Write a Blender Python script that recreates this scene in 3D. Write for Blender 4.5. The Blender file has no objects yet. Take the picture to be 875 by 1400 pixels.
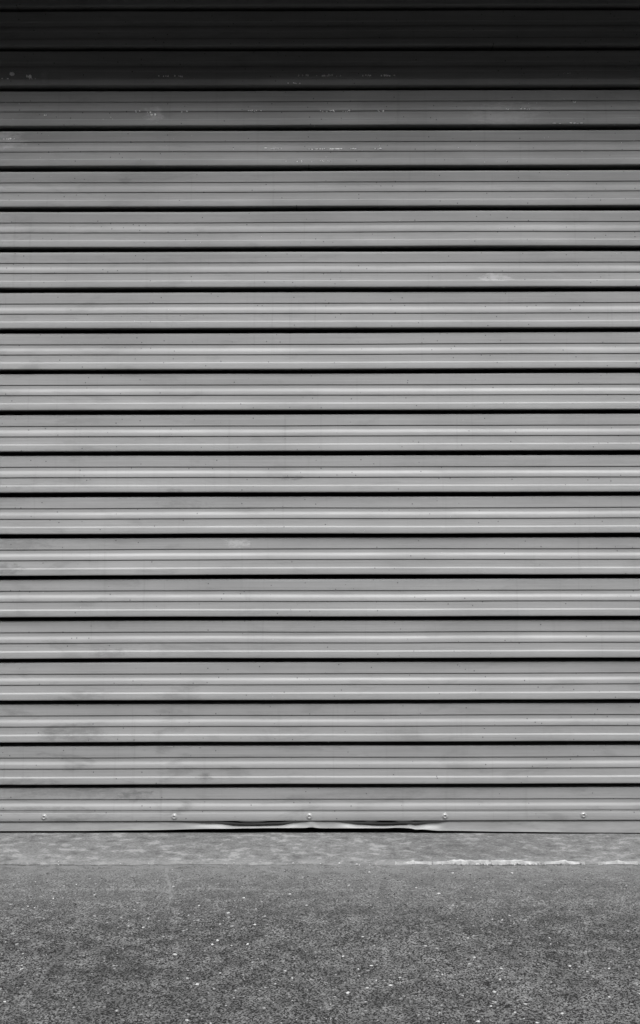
import bpy, bmesh, math, random
from mathutils import Vector, Matrix, noise
R = math.radians
random.seed(7)
scn = bpy.context.scene
col = scn.collection

# ------------------------------------------------------------------ camera
CAM_H, CAM_D, TILT, ROLL = 0.735, 2.625, R(2.0), R(-0.14)
cd = bpy.data.cameras.new('camera')
cd.sensor_fit = 'VERTICAL'; cd.sensor_height = 36.0; cd.lens = 36.0
cd.clip_start = 0.02; cd.clip_end = 500
cam = bpy.data.objects.new('camera', cd); col.objects.link(cam)
cam.matrix_world = (Matrix.Translation((0, -CAM_D, CAM_H)) @ Matrix.Rotation(R(90) + TILT, 4, 'X')
                    @ Matrix.Rotation(ROLL, 4, 'Z'))
scn.camera = cam

# ------------------------------------------------------------------ sky, sun, exposure
SUN_EL, SUN_AZ = R(57), R(8)          # azimuth measured from straight in front of the shutter
w = bpy.data.worlds.new('World'); scn.world = w; w.use_nodes = True
nt = w.node_tree; nt.nodes.clear()
sky = nt.nodes.new('ShaderNodeTexSky'); sky.sky_type = 'NISHITA'; sky.sun_disc = False
sky.sun_elevation = SUN_EL; sky.sun_rotation = R(180) - SUN_AZ
bw = nt.nodes.new('ShaderNodeRGBToBW')
bg = nt.nodes.new('ShaderNodeBackground'); bg.inputs[1].default_value = 0.06
wo = nt.nodes.new('ShaderNodeOutputWorld')
nt.links.new(sky.outputs[0], bw.inputs[0]); nt.links.new(bw.outputs[0], bg.inputs[0]); nt.links.new(bg.outputs[0], wo.inputs[0])
sd = bpy.data.lights.new('sun', 'SUN'); sd.energy = 1.5; sd.angle = R(34); sd.color = (1, 1, 1)
sun = bpy.data.objects.new('sun', sd); col.objects.link(sun)
to_sun = Vector((math.sin(SUN_AZ) * math.cos(SUN_EL), -math.cos(SUN_AZ) * math.cos(SUN_EL), math.sin(SUN_EL)))
sun.rotation_euler = (-to_sun).to_track_quat('-Z', 'Y').to_euler()
sun.location = to_sun * 20
vs = scn.view_settings
scn.display_settings.display_device = 'sRGB'
vs.view_transform = 'Standard'; vs.look = 'None'; vs.gamma = 1.0; vs.use_curve_mapping = False
vs.exposure = 2.64

# ------------------------------------------------------------------ helpers
F = 1400.0                             # focal length in photograph pixels
def plane_point(px, py, y=0.0):
    """Photograph pixel -> (x, z) on the upright plane at depth y (used to measure the door)."""
    a = ROLL
    u, v = px - 437.5, 700.0 - py
    u, v = u * math.cos(a) - v * math.sin(a), u * math.sin(a) + v * math.cos(a)
    dx, dy, dz = u, F * math.cos(TILT) - v * math.sin(TILT), F * math.sin(TILT) + v * math.cos(TILT)
    k = (CAM_D + y) / dy
    return dx * k, CAM_H + dz * k
def ground_point(px, py, z=0.0):
    a = ROLL
    u, v = px - 437.5, 700.0 - py
    u, v = u * math.cos(a) - v * math.sin(a), u * math.sin(a) + v * math.cos(a)
    dx, dy, dz = u, F * math.cos(TILT) - v * math.sin(TILT), F * math.sin(TILT) + v * math.cos(TILT)
    k = (z - CAM_H) / dz
    return dx * k, -CAM_D + dy * k

def link(name, me, mat=None, parent=None):
    o = bpy.data.objects.new(name, me); col.objects.link(o)
    if mat and me: me.materials.clear(); me.materials.append(mat)
    if parent: o.parent = parent
    return o
def mesh(name, verts, faces, smooth=None):
    me = bpy.data.meshes.new(name); me.from_pydata(verts, [], faces); me.update()
    if smooth is not None:
        me.polygons.foreach_set('use_smooth', [True] * len(me.polygons))
        me.set_sharp_from_angle(angle=smooth)
    return me
def tag(o, label=None, cat=None, group=None, kind=None):
    if label: o['label'] = label
    if cat: o['category'] = cat
    if group: o['group'] = group
    if kind: o['kind'] = kind
    return o
def box_mesh(name, x0, x1, y0, y1, z0, z1, bevel=0.0):
    bm = bmesh.new(); bmesh.ops.create_cube(bm, size=1)
    for v in bm.verts:
        v.co = Vector((x0 + (v.co.x + .5) * (x1 - x0), y0 + (v.co.y + .5) * (y1 - y0), z0 + (v.co.z + .5) * (z1 - z0)))
    if bevel:
        bmesh.ops.bevel(bm, geom=bm.edges[:], offset=bevel, segments=2, affect='EDGES')
    bmesh.ops.recalc_face_normals(bm, faces=bm.faces)
    me = bpy.data.meshes.new(name); bm.to_mesh(me); bm.free(); return me

class NT:
    """small node-tree writer"""
    def __init__(s, name):
        s.mat = bpy.data.materials.new(name); s.mat.use_nodes = True
        s.t = s.mat.node_tree; s.t.nodes.clear()
        s.out = s.t.nodes.new('ShaderNodeOutputMaterial')
        s.b = s.t.nodes.new('ShaderNodeBsdfPrincipled')
        s.t.links.new(s.b.outputs[0], s.out.inputs[0])
        s.geo = s.t.nodes.new('ShaderNodeNewGeometry')
        s.pos = s.geo.outputs['Position']
    def _in(s, sock, v):
        if isinstance(v, bpy.types.NodeSocket): s.t.links.new(v, sock)
        elif v is not None: sock.default_value = v
    def math(s, op, a, b=None, c=None, clamp=False):
        n = s.t.nodes.new('ShaderNodeMath'); n.operation = op; n.use_clamp = clamp
        for i, v in enumerate((a, b, c)): s._in(n.inputs[i], v)
        return n.outputs[0]
    def scale(s, sc, loc=(0, 0, 0)):
        n = s.t.nodes.new('ShaderNodeMapping'); s.t.links.new(s.pos, n.inputs[0])
        n.inputs['Scale'].default_value = sc; n.inputs['Location'].default_value = loc
        return n.outputs[0]
    def noise(s, sc=(1, 1, 1), scale=1.0, detail=4, rough=.55, loc=(0, 0, 0), dist=0.0):
        n = s.t.nodes.new('ShaderNodeTexNoise')
        s.t.links.new(s.scale(sc, loc), n.inputs['Vector'])
        n.inputs['Scale'].default_value = scale; n.inputs['Detail'].default_value = detail
        n.inputs['Roughness'].default_value = rough; n.inputs['Distortion'].default_value = dist
        return n.outputs['Fac']
    def voro(s, scale, feature='F1', sc=(1, 1, 1), out='Distance', rnd=1.0):
        n = s.t.nodes.new('ShaderNodeTexVoronoi'); n.feature = feature
        s.t.links.new(s.scale(sc), n.inputs['Vector']); n.inputs['Scale'].default_value = scale
        n.inputs['Randomness'].default_value = rnd
        return n.outputs[out]
    def ramp(s, x, a, b, lo=0.0, hi=1.0, smooth=True):
        n = s.t.nodes.new('ShaderNodeMapRange'); n.interpolation_type = 'SMOOTHSTEP' if smooth else 'LINEAR'
        s._in(n.inputs[0], x)
        for i, v in enumerate((a, b, lo, hi)): s._in(n.inputs[i + 1], v)
        return n.outputs[0]
    def mix(s, f, a, b):
        n = s.t.nodes.new('ShaderNodeMix'); n.data_type = 'FLOAT'
        s._in(n.inputs[0], f); s._in(n.inputs[2], a); s._in(n.inputs[3], b)
        return n.outputs[0]
    def xyz(s):
        n = s.t.nodes.new('ShaderNodeSeparateXYZ'); s.t.links.new(s.pos, n.inputs[0]); return n.outputs
    def bump(s, h, dist, strength=1.0, prev=None):
        n = s.t.nodes.new('ShaderNodeBump'); n.inputs['Distance'].default_value = dist
        n.inputs['Strength'].default_value = strength
        s._in(n.inputs['Height'], h)
        if prev: s.t.links.new(prev, n.inputs['Normal'])
        return n.outputs[0]
    def finish(s, value, rough=.5, metal=0.0, spec=.5, normal=None):
        c = s.t.nodes.new('ShaderNodeCombineColor')
        for i in range(3): s._in(c.inputs[i], value)
        s.t.links.new(c.outputs[0], s.b.inputs['Base Color'])
        s._in(s.b.inputs['Roughness'], rough); s._in(s.b.inputs['Metallic'], metal)
        s.b.inputs['Specular IOR Level'].default_value = spec
        if normal: s.t.links.new(normal, s.b.inputs['Normal'])
        return s.mat
    def blob(s, X, Z, x, z, rx, rz, wob):
        a = s.math('DIVIDE', s.math('SUBTRACT', X, x), rx); b = s.math('DIVIDE', s.math('SUBTRACT', Z, z), rz)
        d = s.math('ADD', s.math('MULTIPLY', a, a), s.math('MULTIPLY', b, b))
        d = s.math('ADD', d, s.ramp(wob, .25, .75, 1.1, -.7, False))
        return s.ramp(d, 0.05, .8, 1.0, 0.0)

# ------------------------------------------------------------------ materials
AP_Y = ground_point(437, 1182)[1]      # front edge of the threshold strip
def m_paint():
    n = NT('shutter_paint')
    X, Y, Z = n.xyz()
    # long soft streaks along the slats, dust clouds and grime specks
    streak = n.noise((1.2, 1, 60), 1.0, 5, .6)
    cloud = n.noise((3, 3, 9), 1.0, 5, .6, (3, 0, 1))
    v = n.math('ADD', n.ramp(streak, .3, .7, -.012, .012), n.ramp(cloud, .3, .75, .012, -.018))
    fine = n.noise((3, 1, 420), 1.0, 4, .6, (4, 4, 4)); drip = n.noise((70, 1, 2.5), 1.0, 5, .65, (2, 8, 2))
    v = n.math('ADD', v, n.math('ADD', n.ramp(fine, .3, .7, -.010, .010), n.ramp(drip, .55, .8, 0, -.030)))
    v = n.math('ADD', v, 0.195)
    # darker hand marks and road grime: patchy, more on the left and on the lowest slats
    patch = n.noise((7, 7, 26), 1.0, 6, .65, (9, 2, 4), .4)
    leftw = n.ramp(X, -.85, .2, 1.0, .5)
    loww = n.ramp(Z, .05, .55, 1.0, .45)
    grime = n.math('MULTIPLY', n.ramp(patch, .52, .68), n.math('MULTIPLY', leftw, loww))
    v = n.mix(n.math('MULTIPLY', grime, .8), v, .11)
    speck = n.voro(60, 'F1', (1, .001, 1)); sc2 = n.voro(60, 'F1', (1, .001, 1), out='Color')
    bwn = n.t.nodes.new('ShaderNodeRGBToBW'); n.t.links.new(sc2, bwn.inputs[0])
    pick = n.ramp(bwn.outputs[0], .66, .72)
    sp = n.math('MULTIPLY', n.ramp(speck, .125, .06, 0, 1), pick)
    v = n.mix(n.math('MULTIPLY', sp, .8), v, .03)
    # single marks: (px, py, half width px, half height px, value, strength)
    marks = [(12, 190, 22, 16, .75, .35), (60, 103, 5, 9, .6, .4), (210, 155, 12, 14, .8, .4), (690, 155, 45, 22, .7, .3),
             (325, 742, 16, 7, .75, .5), (280, 1063, 11, 7, .1, .6), (400, 653, 14, 4, .1, .6), (678, 378, 22, 7, .7, .5),
             (170, 245, 8, 6, .2, .5), (20, 745, 55, 9, .2, .45), (8, 778, 22, 10, .15, .6), (110, 1003, 40, 14, .2, .5),
             (110, 1083, 90, 12, .2, .45), (185, 1090, 22, 9, .12, .45), (150, 893, 26, 8, .2, .5), (240, 672, 12, 5, .15, .5),
             (60, 1107, 60, 5, .2, .4), (250, 690, 40, 7, .22, .4), (520, 1085, 60, 10, .25, .3), (120, 1117, 30, 6, .2, .4)]
    wob = n.noise((48, 48, 120), 1.0, 9, .8, (1, 7, 3))
    for (px, py, rx, rz, val, st) in marks:
        x, z = plane_point(px, py)
        m = n.blob(X, Z, x, z, rx * .0030, rz * .0024, wob)
        v = n.mix(n.math('MULTIPLY', m, min(.75, st * (.8 if val < .4 else 1.2))), v, val * .45)
    ro = n.ramp(cloud, .3, .7, .44, .58)
    h = n.noise((2.2, 2, 14), 1.0, 3, .5, (5, 5, 5))
    nr = n.bump(h, .0015, .6)
    nr = n.bump(n.noise((1, 1, 1), 420, 2, .5), .00006, .6, nr)
    return n.finish(v, ro, 0.0, .19, nr)
def m_galv():
    n = NT('galvanised_steel')
    v = n.ramp(n.noise((6, 6, 40), 1, 5, .6), .3, .7, .15, .21)
    g = n.ramp(n.noise((14, 14, 40), 1, 5, .65, (2, 2, 2)), .55, .75)
    v = n.mix(n.math('MULTIPLY', g, .5), v, .08)
    return n.finish(v, .5, .0, .3, n.bump(n.noise((3, 3, 30), 1, 3), .001, .5))
def m_screw():
    n = NT('screw_steel'); return n.finish(n.ramp(n.noise((1, 1, 1), 300, 3), .3, .7, .28, .42), .36, .4, .5)
def m_rubber():
    n = NT('black_rubber'); return n.finish(n.ramp(n.noise((1, 1, 1), 60, 4), .3, .7, .015, .03), .7, 0, .3)
def m_asphalt():
    n = NT('asphalt')
    X, Y, Z = n.xyz()
    big = n.noise((1.6, 2.6, 1), 1, 5, .6)
    mid = n.noise((20, 20, 20), 1, 7, .72, (3, 1, 0))
    base = n.math('ADD', n.ramp(big, .3, .7, .037, .056), n.ramp(mid, .35, .7, -.015, .024))
    # aggregate: each stone its own tone
    def stones(scale, lo, hi):
        c = n.voro(scale, 'F1', out='Color'); k = n.t.nodes.new('ShaderNodeRGBToBW'); n.t.links.new(c, k.inputs[0])
        return n.ramp(k.outputs[0], lo, hi, 0, 1), n.voro(scale, 'F1')
    s1, d1 = stones(420, .25, .8); s2, d2 = stones(170, .62, .85)
    v = n.math('MULTIPLY', base, n.ramp(s1, 0, 1, .08, 2.35, False))
    v = n.mix(n.math('MULTIPLY', s2, n.math('MULTIPLY', n.ramp(d2, .5, .3, 0, 1), n.ramp(mid, .42, .62))), v, .18)
    scuff = n.math('MULTIPLY', n.ramp(n.noise((16, 20, 10), 1, 6, .72, (6, 3, 1), .3), .54, .70), .5)
    v = n.mix(scuff, v, n.math('ADD', n.math('MULTIPLY', v, .6), .06))
    tar = n.ramp(n.noise((7, 8, 5), 1, 5, .65, (1, 13, 1)), .58, .72, 0, .06)
    v = n.mix(tar, v, n.math('MULTIPLY', v, .5))
    # old dust: pale worn strip against the threshold and a faint seam across
    ywob = n.math('ADD', Y, n.ramp(n.noise((3, 3, 3), 1, 4), 0, 1, -.03, .03))
    strip = n.ramp(ywob, -.66, -.36)
    v = n.mix(n.math('MULTIPLY', strip, .8), v, n.math('ADD', n.math('MULTIPLY', v, .7), .046))
    dust = n.math('MULTIPLY', n.ramp(ywob, AP_Y - .16, AP_Y + .0), n.ramp(n.noise((26, 40, 26), 1, 6, .75, (8, 1, 1)), .36, .62))
    v = n.mix(n.math('MULTIPLY', dust, .9), v, .125)
    # pale scratched lines
    def line(p, q, wd, st, v):
        (x0, y0), (x1, y1) = ground_point(*p), ground_point(*q)
        L = math.hypot(x1 - x0, y1 - y0); ux, uy = (x1 - x0) / L, (y1 - y0) / L
        dx = n.math('SUBTRACT', X, x0); dy = n.math('SUBTRACT', Y, y0)
        t = n.math('ADD', n.math('MULTIPLY', dx, ux), n.math('MULTIPLY', dy, uy))
        e = n.math('ADD', n.math('SUBTRACT', n.math('MULTIPLY', dx, uy), n.math('MULTIPLY', dy, ux)),
                   n.ramp(n.noise((5, 5, 5), 1, 4), 0, 1, -.02, .02))
        m = n.math('MULTIPLY', n.ramp(n.math('ABSOLUTE', e), wd, wd * .3, 0, 1),
                   n.math('MULTIPLY', n.ramp(t, -.01, .02), n.ramp(t, L + .02, L - .05, 0, 1)))
        m = n.math('MULTIPLY', m, n.ramp(n.noise((30, 30, 30), 1, 4, .7), .35, .6))
        return n.mix(n.math('MULTIPLY', m, st), v, .20)
    v = line((228, 1186), (238, 1232), .005, .42, v); v = line((238, 1232), (240, 1300), .005, .22, v)
    v = line((-40, 1217), (440, 1215), .012, .2, v); v = line((20, 1390), (105, 1280), .005, .25, v)
    v = line((440, 1218), (600, 1217), .010, .15, v)
    h = n.math('SUBTRACT', n.math('MULTIPLY', mid, .6), n.math('ADD', n.math('MULTIPLY', d1, .5), n.math('MULTIPLY', d2, .8)))
    return n.finish(v, .85, 0, .3, n.bump(h, .0022, .6))
def m_concrete():
    n = NT('threshold_concrete')
    X, Y, Z = n.xyz()
    a = n.noise((26, 34, 20), 1, 7, .72, (1, 4, 2)); b = n.noise((2.2, 4, 2), 1, 4, .6, (7, 7, 1)); c = n.noise((1, 1, 1), 180, 4, .7)
    v = n.math('ADD', n.ramp(b, .3, .7, .080, .112), n.ramp(c, .3, .7, -.030, .030))
    v = n.mix(n.math('MULTIPLY', n.ramp(a, .51, .62), n.ramp(b, .3, .65, .35, .85)), v, .20)
    v = n.mix(n.math('MULTIPLY', n.ramp(a, .46, .36), .75), v, .048)
    v = n.mix(n.math('MULTIPLY', n.ramp(n.voro(90), .16, .08, 0, 1), n.ramp(n.noise((20, 20, 20), 1, 3), .5, .65)), v, .08)
    edge = n.math('MULTIPLY', n.ramp(Y, AP_Y + .04, AP_Y + .010, 0, 1), n.ramp(n.noise((14, 30, 14), 1, 6, .7, (2, 2, 9)), .38, .6))
    v = n.mix(n.math('MULTIPLY', edge, .5), v, .18)
    h = n.math('ADD', a, n.math('MULTIPLY', c, .5))
    return n.finish(v, .85, 0, .3, n.bump(h, .004, .6))
def m_stones(name, lo, hi, power, rough=.8):
    n = NT(name)
    r = n.math('POWER', n.geo.outputs['Random Per Island'], power)
    v = n.math('MULTIPLY', n.ramp(r, 0, 1, lo, hi, False), n.ramp(n.noise((1, 1, 1), 260, 3), .3, .7, .75, 1.2))
    return n.finish(v, rough, 0, .3)
def m_plain(name, lo, hi, sc=6, rough=.85):
    n = NT(name)
    v = n.ramp(n.noise((1, 1, 1), sc, 6, .65), .3, .7, lo, hi)
    return n.finish(v, rough, 0, .3, n.bump(n.noise((1, 1, 1), sc * 18, 4, .6), .003, .5))

M = dict(brick=m_plain('dark_brick', .05, .09, 8), glass=m_plain('dark_glass', .02, .03, 3, .15), paint=m_paint(), galv=m_galv(), screw=m_screw(), rubber=m_rubber(), asphalt=m_asphalt(), concrete=m_concrete(),
         render=m_plain('wall_render', .12, .18), soffit=m_plain('soffit_paint', .10, .14), mortar=m_plain('pale_mortar', .28, .48, 40),
         chip=m_stones('stone_chip', .09, .40, 1.5, .7), aggregate=m_stones('aggregate_stone', .010, .22, 2.4), fleck=m_plain('bare_fleck', .75, .9, 90, .35))

# ------------------------------------------------------------------ ground
DW = 1.28                               # half width of the door opening
gm = mesh('asphalt', [(-60, -60, 0), (60, -60, 0), (60, AP_Y, 0), (-60, AP_Y, 0)], [(0, 1, 2, 3)])
tag(link('asphalt_ground', gm, M['asphalt']), kind='structure')

# threshold: a cast concrete strip, its front arris worn and chipped
def threshold():
    nx, vs_, fs = 1000, [], []
    x0, x1 = -4.0, 4.0
    prof = [(0, -.10), (0, .0008), (.016, .0035), (.045, .0065), (.12, .009), (.26, .010), (.6, .010), (3.2, .010)]
    for i in range(nx + 1):
        x = x0 + (x1 - x0) * i / nx
        wob = (noise.noise((x * 5, 3, 1)) * .008 + noise.noise((x * 24, 8, 1)) * .007 + noise.noise((x * 60, 8, 4)) * .004)
        for j, (d, z) in enumerate(prof):
            k = 1 if j < 3 else (.5 if j == 3 else 0)
            vs_.append((x, AP_Y - .004 + d + wob * k, z + (-.0035 * x if j else 0) + (noise.noise((x * 9, d * 20, 4)) * .0015 if 1 < j < 6 else 0)))
    m = len(prof)
    for i in range(nx):
        for j in range(m - 1):
            a = i * m + j; fs.append((a, a + m, a + m + 1, a + 1))
    return mesh('threshold', vs_, fs, R(50))
tag(link('concrete_threshold_pavement', threshold(), M['concrete']), kind='structure')

# ------------------------------------------------------------------ the building round the door
SOF, REV = 2.385, 0.49                   # soffit height, reveal depth; lintel out of view, both sized to shade the top
bld = tag(link('warehouse_building', None), 'plain grey rendered warehouse front round the deep shutter opening', 'building')
def wall(name, *a, mat='render'): return link(name, box_mesh(name, *a, .006), M[mat], bld)
wall('wall', -14.0, -DW, -REV, .0, -.05, 4.2); wall('wall', DW, 14.0, -REV, .0, -.05, 4.2)
wall('lintel', -DW + .002, DW - .002, -REV + .003, -.10, SOF, 4.19)
wall('parapet_cap', -14.05, 14.05, -REV - .04, .3, 4.203, 4.28)
wall('side_wall', -14.0, -13.8, .003, 3.0, -.05, 4.19); wall('side_wall', 13.8, 14.0, .003, 3.0, -.05, 4.19)
wall('back_wall', -14.0, 14.0, 3.003, 3.2, -.05, 4.19); wall('roof', -13.79, 13.79, .303, 3.0, 4.0, 4.19)
wall('lintel_head', -13.79, 13.79, .20, .30, 2.60, 4.19, mat='soffit')

# added behind the camera, unseen: a brick building that shuts off the low sky
LY, LH = -6.6, 7.4
opp = tag(link('sky_block_building', None), 'unseen dark brick building added across the lane to block the low sky from the shutter', 'building')
def owall(name, *a, mat='brick'): return link(name, box_mesh(name, *a, .01), M[mat], opp)
bays = [-11.5, -7.5, -3.5, .5, 4.5, 8.5, 12.5]
owall('wall', -18, 18, LY - .5, LY, .0 - .05, 4.3); owall('wall', -18, 18, LY - .5, LY - .003, 5.7, LH)
edges = [-18] + [e for b in bays for e in (b - .8, b + .8)] + [18]
for a, b in zip(edges[::2], edges[1::2]): owall('pier', a, b, LY - .49, LY - .002, 4.305, 5.695)
owall('parapet_cap', -18.05, 18.05, LY - .55, LY + .06, LH + .003, LH + .1, mat='render')
for b in bays:
    wn = owall('window', b - .79, b + .79, LY - .22, LY - .20, 4.32, 5.68, mat='glass')
    for dx in (-.77, -.26, .26, .77): link('frame', box_mesh('frame', b + dx - .02, b + dx + .02, LY - .197, LY - .15, 4.33, 5.67, .004), M['soffit'], wn)
    owall('sill', b - .85, b + .85, LY - .18, LY + .07, 4.24, 4.30, mat='render')

# ------------------------------------------------------------------ the shutter
z_hi = plane_point(437, 120.0 - 4)[1]; z_lo = plane_point(437, 1074.0 - 2)[1]
P = (z_hi - z_lo) / 17.0               # pitch of the slats, about 105 mm
mm = .001 * P / .105
sh = tag(link('roller_shutter', None), 'grey painted metal roller shutter of ribbed horizontal slats, closed down to the concrete', 'shutter')

# slat section: (mm below the lip of the slat above, mm into the building)
SEC = [(4, 76), (7.4, 46), (9.2, 20), (9.8, 14.0), (10.4, 11.6), (11.2, 10.3), (12.4, 9.6), (13.8, 9.2), (16, 8.95), (20, 8.9), (26, 8.8), (37.6, 8.5), (38.4, 8.5), (39.0, 8.7), (39.3, 9.1), (39.5, 9.9),
       (40.6, 10.1), (42, 10.1), (46.6, 10.0), (48.2, 9.87), (49.8, 9.5), (51.2, 8.9), (52.6, 8.05), (54.0, 7.2), (55.4, 6.45), (56.8, 5.9), (58.4, 5.5), (60.2, 5.2), (65.3, 4.4), (65.9, 4.5), (66.4, 4.9), (66.6, 5.8),
       (67.8, 6.0), (69, 6.0), (85.0, 5.0), (85.6, 4.9), (86.2, 4.6), (87.8, 2.1), (88.5, 1.35), (89.2, 1.05), (90, .95), (96, .4), (101.8, 0), (103.4, .15), (104.4, .6), (104.9, 1.6), (105, 4.0), (104.6, 30), (100, 60)]
def slat(idx, sec, z_top, name='slat'):
    rng = random.Random(idx * 31 + 5); nx = 90; x0, x1 = -DW - .02, DW + .02
    vs_, fs = [], []
    p1, p2, p3 = rng.uniform(0, 50), rng.uniform(0, 50), rng.uniform(0, 50)
    for i in range(nx + 1):
        x = x0 + (x1 - x0) * i / nx
        for (u, d) in sec:
            dz = noise.noise((x * 1.3, p1, 0)) * .0017 + noise.noise((x * 6, p2, u * .02)) * .0003
            dd = noise.noise((x * 1.1, p3, u * .006)) * .0012 + noise.noise((x * 5, p2, u * .02)) * .0004
            vs_.append((x, d * mm + dd, z_top - u * mm + dz))
    m = len(sec)
    for i in range(nx):
        for j in range(m - 1):
            a = i * m + j; fs.append((a, a + 1, a + m + 1, a + m))
    return link(name, mesh(name, vs_, fs, R(32)), M['paint'], sh)
N_UP = 5
for k in range(-N_UP, 17):
    slat(k + 20, SEC, z_hi - k * P)
z_last = z_lo
# last slat: its lower flat carries the bottom rail
LAST = [s for s in SEC if s[0] <= 66.8] + [(67.8, 5.4), (69, 5.4), (92, 5.4)]
slat(60, LAST, z_last)

# bottom rail: a flat bar screwed to the last slat
def zpx(px, py): return plane_point(px, py)[1]
zb1, zb0 = zpx(437, 1111.6), zpx(437, 1122.3)
def rail():
    nx, x0, x1 = 260, -DW - .01, DW + .01; vs_, fs = [], []
    tabs = [(345, 20, 2.6), (508, 10, 2.2), (552, 13, 2.6)]     # lips crumpled down out of the bar's lower edge
    for i in range(nx + 1):
        x = x0 + (x1 - x0) * i / nx
        t = 0
        for (px, hw, hgt) in tabs:
            q = abs(x - plane_point(px, 1122)[0]) / (hw * .00188)
            if q < 1: t = max(t, (1 - q ** 4) * hgt * .00188)
        pr = [(.006, zb1 + .0004), (.0030, zb1 + .0003), (.0026, zb1 - .0004), (.0016, zb0 + .0012), (.0018, zb0 + .0004), (.0030, zb0 - .0002 - t * .5), (.0040 + t * .4, zb0 - .0008 - t), (.012, zb0 - .0004)]
        for (y, z) in pr:
            vs_.append((x, y + noise.noise((x * 3, 1, 2)) * .0005, z + noise.noise((x * 2, 5, 2)) * .0004))
    m = len(pr)
    for i in range(nx):
        for j in range(m - 1):
            a = i * m + j; fs.append((a, a + 1, a + m + 1, a + m))
    return link('bottom_rail', mesh('bottom_rail', vs_, fs, R(35)), M['paint'], sh)
rl = rail()

# sill flap: the lip under the bar, bent and torn away from it in two places
def flap():
    nx, x0, x1 = 620, -DW - .01, DW + .01; vs_, fs = [], []
    edge = [(-400, 1136.6), (0, 1136.4), (100, 1136.2), (200, 1135.2), (290, 1133.4), (350, 1132.5), (412, 1132.2), (424, 1131), (440, 1132.6), (520, 1132.6), (548, 1131.6), (570, 1134), (600, 1136), (700, 1137.4), (800, 1138.4), (875, 1138.8), (1300, 1139)]
    top = [(-400, 0), (225, 0), (290, 3.0), (345, 7.4), (375, 5.4), (425, .3), (450, .3), (490, 4.6), (530, 6.4), (565, 5.0), (592, 3.0), (614, 0), (1300, 0)]
    def itp(tab, q):
        for (a, va), (b, vb) in zip(tab, tab[1:]):
            if a <= q <= b:
                t = (q - a) / (b - a); t = t * t * (3 - 2 * t); return va + (vb - va) * t
        return tab[-1][1]
    m = 15
    for i in range(nx + 1):
        x = x0 + (x1 - x0) * i / nx
        px = 437.5 + x / .001875
        ze = zpx(px, itp(edge, px)); tp = itp(top, px) * .00188 * 1.25
        zt = zb0 + .002 - tp * .5
        dent = min(1, tp / .013) ** 1.4
        for j in range(m):
            t = j / (m - 1)
            z = zt + (ze - zt) * t
            pk = .16 + .42 * dent
            q = t / pk if t < pk else 1 - (t - pk) / (1 - pk)
            y = .0050 - .0035 * t ** 2.0 + dent * .0105 * (q * q * (3 - 2 * q)) - dent * .002 * (1 - t)
            # sharp creases fanning out near the tear
            for (cx, sl, am) in ((552, 14, .0035), (566, -20, .003), (545, -6, .0025), (420, 8, .0022), (430, -10, .0018), (345, 2, .0015)):
                q = (px - cx - sl * (1 - t)) / 5.0
                y -= am * math.exp(-q * q) * t
            y += noise.noise((x * 12, t, 3)) * .0012 * (.3 + dent)
            vs_.append((x, y, z))
        vs_.append((x, y + .004, ze + .0006)); vs_.append((x, y + .012, ze + .004))
    m += 2
    for i in range(nx):
        for j in range(m - 1):
            a = i * m + j; fs.append((a, a + 1, a + m + 1, a + m))
    return link('sill_flap', mesh('sill_flap', vs_, fs, R(40)), M['galv'], sh)
fl = flap()
fl['label'] = 'bent metal lip along the foot of the shutter, torn away in the middle'
# rubber weather seal behind the flap
sl = link('rubber_seal', box_mesh('rubber_seal', -DW, DW, .022, .034, .022, .075, .002), M['rubber'], sh)

# screws through the bar
def screw_mesh():
    bm = bmesh.new(); n = 20
    prof = [(.0078, 0), (.0078, -.0008), (.0070, -.0013), (.0058, -.0013), (.0057, -.0018), (.0051, -.0024), (.0043, -.0027), (.0035, -.0027), (.0030, -.0008), (0, -.0008)]
    rings = []
    for (r, y) in prof:
        if r == 0: rings.append([bm.verts.new((0, y, 0))]); continue
        hexed = r < .003
        rings.append([bm.verts.new((r * math.cos(2 * math.pi * i / n), y, r * math.sin(2 * math.pi * i / n))) for i in range(n)])
    for a, b in zip(rings, rings[1:]):
        for i in range(n):
            if len(b) == 1: bm.faces.new((a[i], a[(i + 1) % n], b[0]))
            else: bm.faces.new((a[i], a[(i + 1) % n], b[(i + 1) % n], b[i]))
    bmesh.ops.recalc_face_normals(bm, faces=bm.faces)
    me = bpy.data.meshes.new('screw'); bm.to_mesh(me); bm.free()
    me.polygons.foreach_set('use_smooth', [True] * len(me.polygons)); me.set_sharp_from_angle(angle=R(45))
    return me
sm = screw_mesh(); sm.materials.append(M['screw'])
for px, py in ((-126, 1116.5), (60, 1116.5), (238, 1116.5), (423, 1116.5), (608.5, 1116.5), (798, 1114.5), (984, 1115.5)):
    x, z = plane_point(px, py)
    o = bpy.data.objects.new('screw', sm); col.objects.link(o); o.parent = rl
    o.location = (x, .0021, (zb0 + zb1) / 2 + (.001 if px != 798 else .0025)); o.rotation_euler.y = random.uniform(0, 6)
    s = random.uniform(.95, 1.05) * 1.03; o.scale = (s, s, s)

# guide channels the curtain runs in
for s in (-1, 1):
    g = link('guide_rail', box_mesh('guide_rail', min(s * (DW - .05), s * (DW - .002)), max(s * (DW - .05), s * (DW - .002)), -.095, -.012, .012, SOF - .002, .003), M['galv'], sh)

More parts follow.
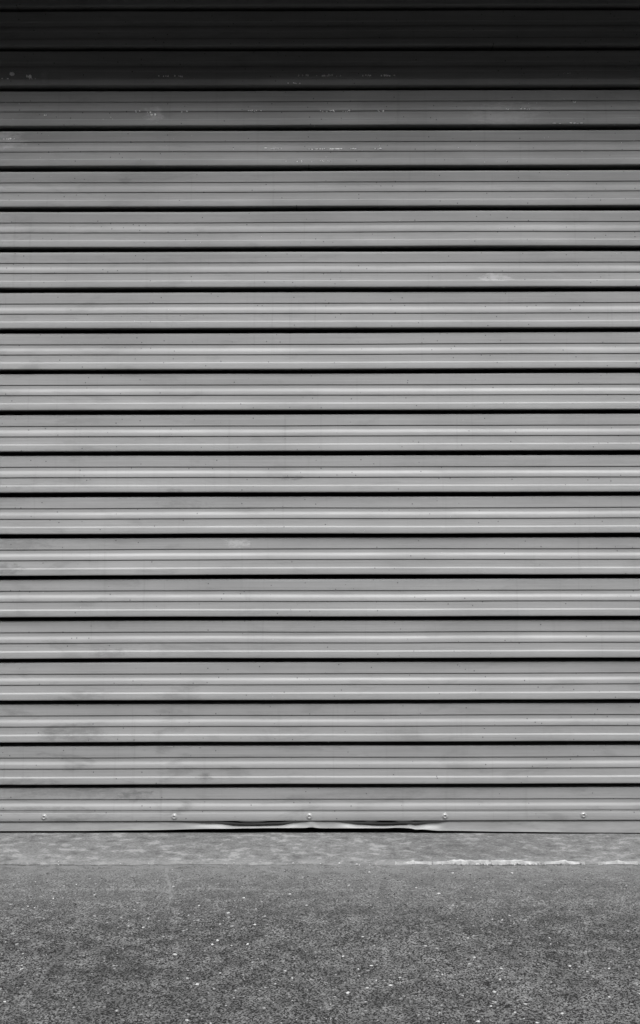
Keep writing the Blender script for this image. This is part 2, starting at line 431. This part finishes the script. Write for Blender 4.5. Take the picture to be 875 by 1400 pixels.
# ------------------------------------------------------------------ pale paint flecks scraped along the upper ribs
def depth_at(z):
    u = ((z_hi - z) % P) / mm
    for (a, da), (b, db) in zip(SEC, SEC[1:]):
        if a <= u <= b and b > a: return (da + (db - da) * (u - a) / (b - a)) * mm
    return 0
def flecks():
    rng = random.Random(3); vs_, fs = [], []
    def one(px, py, wpx, hpx):
        x, z = plane_point(px, py); y = depth_at(z) - .0006
        n = rng.randint(5, 7); a0 = rng.uniform(0, 6); b = len(vs_)
        vs_.append((x, y - .0006, z))
        for k in range(n):
            a = a0 + 2 * math.pi * k / n; r = rng.uniform(.6, 1.1)
            zz = z + math.sin(a) * r * hpx * .00094
            vs_.append((x + math.cos(a) * r * wpx * .00094, y + .0007, zz))
        for k in range(n): fs.append((b, b + 1 + k, b + 1 + (k + 1) % n))
    rows = [(210, 275, 102.5, 16, 1.6, 2.4), (408, 470, 102, 16, 2.0, 3.2), (470, 540, 102, 22, 1.6, 2.6), (394, 410, 114, 5, 2.2, 1.6), (185, 205, 151.5, 7, 1.8, 2.2), (205, 218, 156, 7, 1.8, 3), (248, 256, 151.5, 3, 3, 2.5),
            (330, 362, 150.5, 8, 1.6, 1.4), (438, 478, 150.8, 16, 1.8, 2), (514, 524, 150.5, 5, 2.2, 2.2), (360, 420, 202, 10, 4, 1.2), (420, 520, 202.5, 26, 3, 1.6), (400, 450, 220, 9, 1.4, 1.2), (690, 725, 148, 8, 1.6, 1.4),
            (762, 780, 99, 5, 1.4, 1.4), (785, 800, 137.5, 4, 1.6, 1.2), (740, 800, 168.5, 8, 4, 1), (30, 48, 107, 6, 1.2, 1.6), (36, 41, 103, 7, 3, 5), (14, 19, 100, 6, 3, 5), (2, 10, 107, 5, 3, 3), (4, 22, 188, 9, 3, 3), (60, 62, 156, 2, 2, 2)]
    for (a, b, y, n, wd, hg) in rows:
        c = [rng.uniform(a, b) for _ in range(max(2, n // 4))]
        for k in range(n):
            px = rng.gauss(rng.choice(c), 5); px = min(max(px, a), b)
            s = rng.uniform(.35, 1.0)
            one(px, y + rng.uniform(-.7, .7), wd * s * 1.6, hg * s * 1.6)
    for k in range(60):
        one(rng.uniform(0, 875), rng.uniform(100, 240), rng.uniform(.5, 1.1), rng.uniform(.5, 1.1))
    for k in range(40):
        one(rng.uniform(0, 875), rng.uniform(240, 1060), rng.uniform(.5, 1), rng.uniform(.5, 1))
    return mesh('paint_flecks', vs_, fs)
tag(link('paint_flecks', flecks(), M['fleck'], sh), kind='stuff')

# ------------------------------------------------------------------ loose bits on the ground
def chips(rng, n, sampler, vs_, fs):
    for _ in range(n):
        x, y, z, r, flat = sampler()
        k = rng.randint(4, 6); a0 = rng.uniform(0, 6); el = rng.uniform(.4, 1.0); th = rng.uniform(0, 3.14); b = len(vs_)
        rr = [rng.uniform(.55, 1.25) for _ in range(k)]
        for lv, (s, h) in enumerate(((1.0, -.2), (.95, .35), (.55, 1.0))):
            for i in range(k):
                a = a0 + 2 * math.pi * i / k
                px, py = math.cos(a) * r * rr[i] * s, math.sin(a) * r * rr[i] * s * el
                vs_.append((x + px * math.cos(th) - py * math.sin(th), y + px * math.sin(th) + py * math.cos(th), z + h * r * flat + rng.uniform(-.05, .05) * r))
        for lv in (0, 1):
            for i in range(k):
                p, q = b + lv * k + i, b + lv * k + (i + 1) % k
                fs.append((p, q, q + k, p + k))
        fs.append(tuple(b + 2 * k + i for i in range(k)))
rng = random.Random(11)
cl = [(rng.uniform(-1.0, 1.0), rng.uniform(-1.6, -.4), rng.uniform(.03, .16)) for _ in range(26)]
cl += [(.75, -1.05, .12), (.55, -.95, .14), (.85, -1.1, .1), (.3, -1.05, .12), (.62, -.75, .12)]
def s_pale():
    if rng.random() < .5:
        c = rng.choice(cl); x, y = rng.gauss(c[0], c[2]), rng.gauss(c[1], c[2])
    else: x, y = rng.uniform(-1.6, 1.6), rng.uniform(-2.3, AP_Y - .03)
    y = min(y, AP_Y - .02)
    r = .0014 + .0036 * rng.random() ** 3
    return x, y, -.0003, r, rng.uniform(.2, .45)
vv, ff = [], []; chips(rng, 3200, s_pale, vv, ff)
tag(link('stone_chips', mesh('stone_chips', vv, ff), M['chip']), 'pale stone chips scattered over the dark asphalt', 'gravel', kind='stuff')
# aggregate standing proud of the worn asphalt
def s_agg():
    y = AP_Y - .04 - 1.85 * rng.random() ** .75
    return rng.uniform(-1.3, 1.3), y, -.0005, .0010 + .0024 * rng.random() ** 1.6, rng.uniform(.3, .6)
vv, ff = [], []; chips(rng, 40000, s_agg, vv, ff)
tag(link('asphalt_aggregate', mesh('asphalt_aggregate', vv, ff), M['aggregate']), 'dark crushed stone aggregate standing out of the worn asphalt', 'aggregate', kind='stuff')
# crumbled mortar along the front edge of the threshold
vv, ff = [], []
def s_mort():
    r = rng.random()
    if r < .6: px = rng.gauss(690, 42)
    elif r < .8: px = rng.uniform(590, 800)
    else: px = rng.uniform(-60, 935)
    x = (px - 437.5) * .00169
    x, y = ground_point(px, 1183)
    big = .0017 if 600 < px < 780 else .0016
    return x, y + rng.gauss(0, .003), rng.uniform(.001, .006), big * rng.uniform(.5, 1.5), rng.uniform(.5, .8)
chips(rng, 260, s_mort, vv, ff)
def ribbon(px0, px1, hw, vv, ff):
    n = int((px1 - px0) / 1.2); base = len(vv)
    for i in range(n + 1):
        px = px0 + (px1 - px0) * i / n; x, y = ground_point(px, 1182.3)
        e = min(1, min(i, n - i) / 22) ** 1.5
        a = hw * e * max(0.0, .6 + 1.1 * noise.noise((px * .05, 1, 7)) + .5 * noise.noise((px * .21, 4, 7)))
        c = y + .004 * noise.noise((px * .03, 9, 2)) + .002 * noise.noise((px * .3, 9, 2))
        h = .011 * e +  .002 * noise.noise((px * .15, 2, 5))
        vv += [(x, c - a * .9, .001), (x, c - a * .5, h * .8), (x, c + a * .1, h), (x, c + a, .0075)]
    for i in range(n):
        for j in range(3):
            q = base + i * 4 + j; ff.append((q, q + 4, q + 5, q + 1))
ribbon(592, 738, .0030, vv, ff); ribbon(742, 800, .0016, vv, ff); ribbon(818, 872, .0010, vv, ff); ribbon(540, 590, .0010, vv, ff)
tag(link('crumbled_mortar', mesh('crumbled_mortar', vv, ff), M['mortar']), 'pale crumbled mortar along the front edge of the concrete threshold', 'mortar', kind='stuff')
